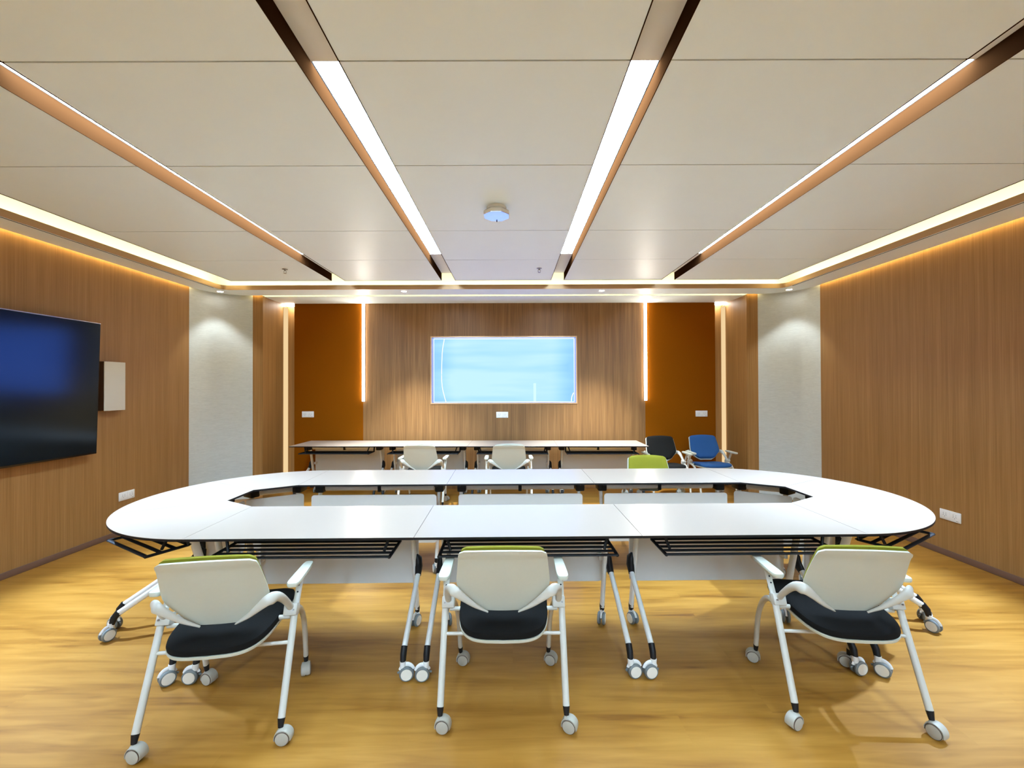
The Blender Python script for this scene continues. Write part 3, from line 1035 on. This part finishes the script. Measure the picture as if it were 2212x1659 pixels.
def seat_z(x, y):
    return 0.034 * (y + 0.25) / 0.45 * 1.0 + 0.012 * (abs(x) / 0.22) ** 2 - 0.010 * max(0, (y - 0.12) / 0.1) ** 2

def seat_slab(layers):
    mb = MB()
    rings = []
    for k, z in layers:
        rings.append([(x, y, z + seat_z(x, y)) for x, y in seat_outline(k)])
    return mb.rings(rings)

def make_chair(label, pad, seat, casters, loc, rz, group=None):
    t = thing('nesting_chair', label, 'chair', loc, rz, group)
    # seat
    st = seat_slab([(0.90, 0.396), (0.985, 0.396), (1.0, 0.403), (1.0, 0.410), (0.96, 0.410)]).build('seat', 'shell', t)
    seat_slab([(0.965, 0.409), (0.992, 0.414), (1.0, 0.424), (0.985, 0.438), (0.93, 0.446), (0.75, 0.449), (0.4, 0.448), (0.05, 0.447)]).build('seat_cushion', seat, st)
    # backrest
    bk = back_surface(0.0, 0.014, 0.0, 0.490, 0.81).build('backrest', 'shell', t)
    back_surface(0.0145, 0.030, 0.005, 0.505, 0.815).build('back_cushion', pad, bk)
    for s in (-1, 1):
        # wing that carries the back
        path = smooth_path([(s * 0.072, -0.162, 0.491), (s * 0.130, -0.183, 0.531), (s * 0.185, -0.198, 0.577), (s * 0.222, -0.198, 0.604),
                            (s * 0.250, -0.165, 0.597), (s * 0.264, -0.110, 0.545), (s * 0.268, -0.062, 0.487)], 6)
        n = len(path)
        rad = []
        for i in range(n):
            q = i / (n - 1)
            rad.append((interp([(0, 0.004), (0.2, 0.012), (0.4, 0.020), (0.55, 0.026), (0.65, 0.023), (0.8, 0.017), (1, 0.015)], q),
                        interp([(0, 0.007), (0.40, 0.008), (0.62, 0.012), (0.8, 0.013), (1, 0.012)], q)))
        MB().sweep(path, rad, 14, up=(0, -1, 0.25)).build('back_bracket', 'frame', t)
        # rear leg
        mb = MB()
        mb.sweep([(s * 0.283, -0.222, 0.100), (s * 0.283, -0.058, 0.492)], (0.0155, 0.0125), 14, up=(0, 1, 0))
        lg = mb.build('leg', 'frame', t)
        MB().sweep([(s * 0.283, -0.222, 0.100), (s * 0.283, -0.232, 0.066)], [(0.016, 0.013), (0.011, 0.009)], 14, up=(0, 1, 0)).build('leg_cap', 'black', lg)
        # front leg, bent
        path = smooth_path([(s * 0.272, -0.052, 0.462), (s * 0.264, 0.045, 0.440), (s * 0.256, 0.125, 0.370), (s * 0.249, 0.180, 0.265), (s * 0.244, 0.214, 0.100)], 6)
        lg = MB().sweep(path, (0.0125, 0.0145), 14, up=(0, 1, 0.3)).build('leg', 'frame', t)
        MB().sweep([(s * 0.244, 0.214, 0.100), (s * 0.243, 0.219, 0.066)], [(0.0135, 0.0135), (0.010, 0.010)], 14, up=(0, 1, 0)).build('leg_cap', 'black', lg)
        # collar on the joint
        mb = MB()
        mb.box(-0.042, 0.018, -0.024, 0.022, -0.026, 0.026, bevel=0.006, mat=Matrix.Translation((s * 0.280, -0.060, 0.487)) @ Matrix.Rotation(R(-22), 4, 'X') @ Matrix.Scale(s, 4, (1, 0, 0)))
        cl = mb.build('collar', 'frame', t)
        MB().cyl((s * 0.283, -0.090, 0.497), (s * 0.283, -0.084, 0.495), 0.004, seg=10).build('screw', 'steel', cl)
        # arm post and pad
        mb = MB()
        mb.sweep([(s * 0.283, -0.056, 0.490), (s * 0.285, 0.018, 0.618)], (0.0145, 0.007), 12, up=(0, 1, 0))
        ps = mb.build('arm_post', 'frame', t)
        for q in (0.46, 0.66):
            mb = MB()
            p = Vector((s * 0.283, -0.056, 0.490)).lerp(Vector((s * 0.285, 0.018, 0.618)), q) + Vector((0, -0.0066, 0.0036))
            mb.cyl(p, p + Vector((0, -0.0014, 0.0008)), 0.0040, seg=10)
            mb.build('post_hole', 'black', ps)
        arm = MB()
        out = []
        for i in range(40):
            a = 2 * PI * i / 40
            c, sn = math.cos(a), math.sin(a)
            out.append((math.copysign(abs(c) ** 0.45, c), math.copysign(abs(sn) ** 0.3, sn)))
        rings = []
        for k, z in ((0.55, 0.611), (0.90, 0.612), (1.0, 0.619), (1.0, 0.626), (0.93, 0.631), (0.5, 0.633)):
            rings.append([(s * 0.286 + x * 0.0265 * k * (1.0 - 0.12 * y), 0.015 + y * (0.130 - 0.02 * (1 - k)), z + 0.006 * (y > 2)) for x, y in out])
        arm.rings(rings).build('armrest', 'shell', t)
    # cross bars
    MB().cyl((-0.275, -0.112, 0.362), (0.275, -0.112, 0.362), 0.008, seg=12).build('crossbar', 'frame', t)
    MB().cyl((-0.262, -0.058, 0.452), (0.262, -0.058, 0.452), 0.010, seg=12).build('seat_bar', 'frame', t)
    for (x, y), a in zip(((-0.283, -0.234), (0.283, -0.234), (-0.243, 0.220), (0.243, 0.220)), casters):
        caster_mesh(t, x, y, R(a), 0.0305, big=False)
    return t

GN = 'chairs with lime green pads at the near side of the ring'
make_chair('white-backed chair with lime pad, middle one of the three at the near tables', 'green', 'black_fabric', (84, 66, 84, 70), (-0.045, 2.118, 0), R(0.3), GN)
make_chair('white-backed chair with lime pad, leftmost of the three at the near tables', 'green', 'black_fabric', (78, 86, 70, 15), (-1.320, 2.012, 0), R(8.5), GN)
make_chair('white-backed chair with lime pad, rightmost of the three at the near tables', 'green', 'black_fabric', (-64, 25, -115, -120), (1.577, 2.108, 0), R(-4.9), GN)
GB = 'white-backed chairs at the back row of tables'
back = make_chair('white-backed chair at the back row, left of the blue screen', 'shell', 'black_fabric', (84, 66, 84, 70), (-1.150, 5.47, 0), R(-1), GB)
dup(back, (-0.045, 5.45, 0), R(1), 'white-backed chair at the back row, below the blue screen', GB)
make_chair('lime green chair facing the viewer behind the far side of the ring', 'green', 'black_fabric', (20, -60, 100, 40), (1.372, 4.055, 0), R(178))
make_chair('all-black padded chair against the back wall beside the end of the back row', 'black_fabric', 'black_fabric', (60, 30, 80, -20), (2.105, 5.745, 0), R(181))
make_chair('blue padded chair against the back wall in the right corner of the recess', 'blue', 'blue', (10, 80, -60, 30), (2.760, 5.835, 0), R(182))
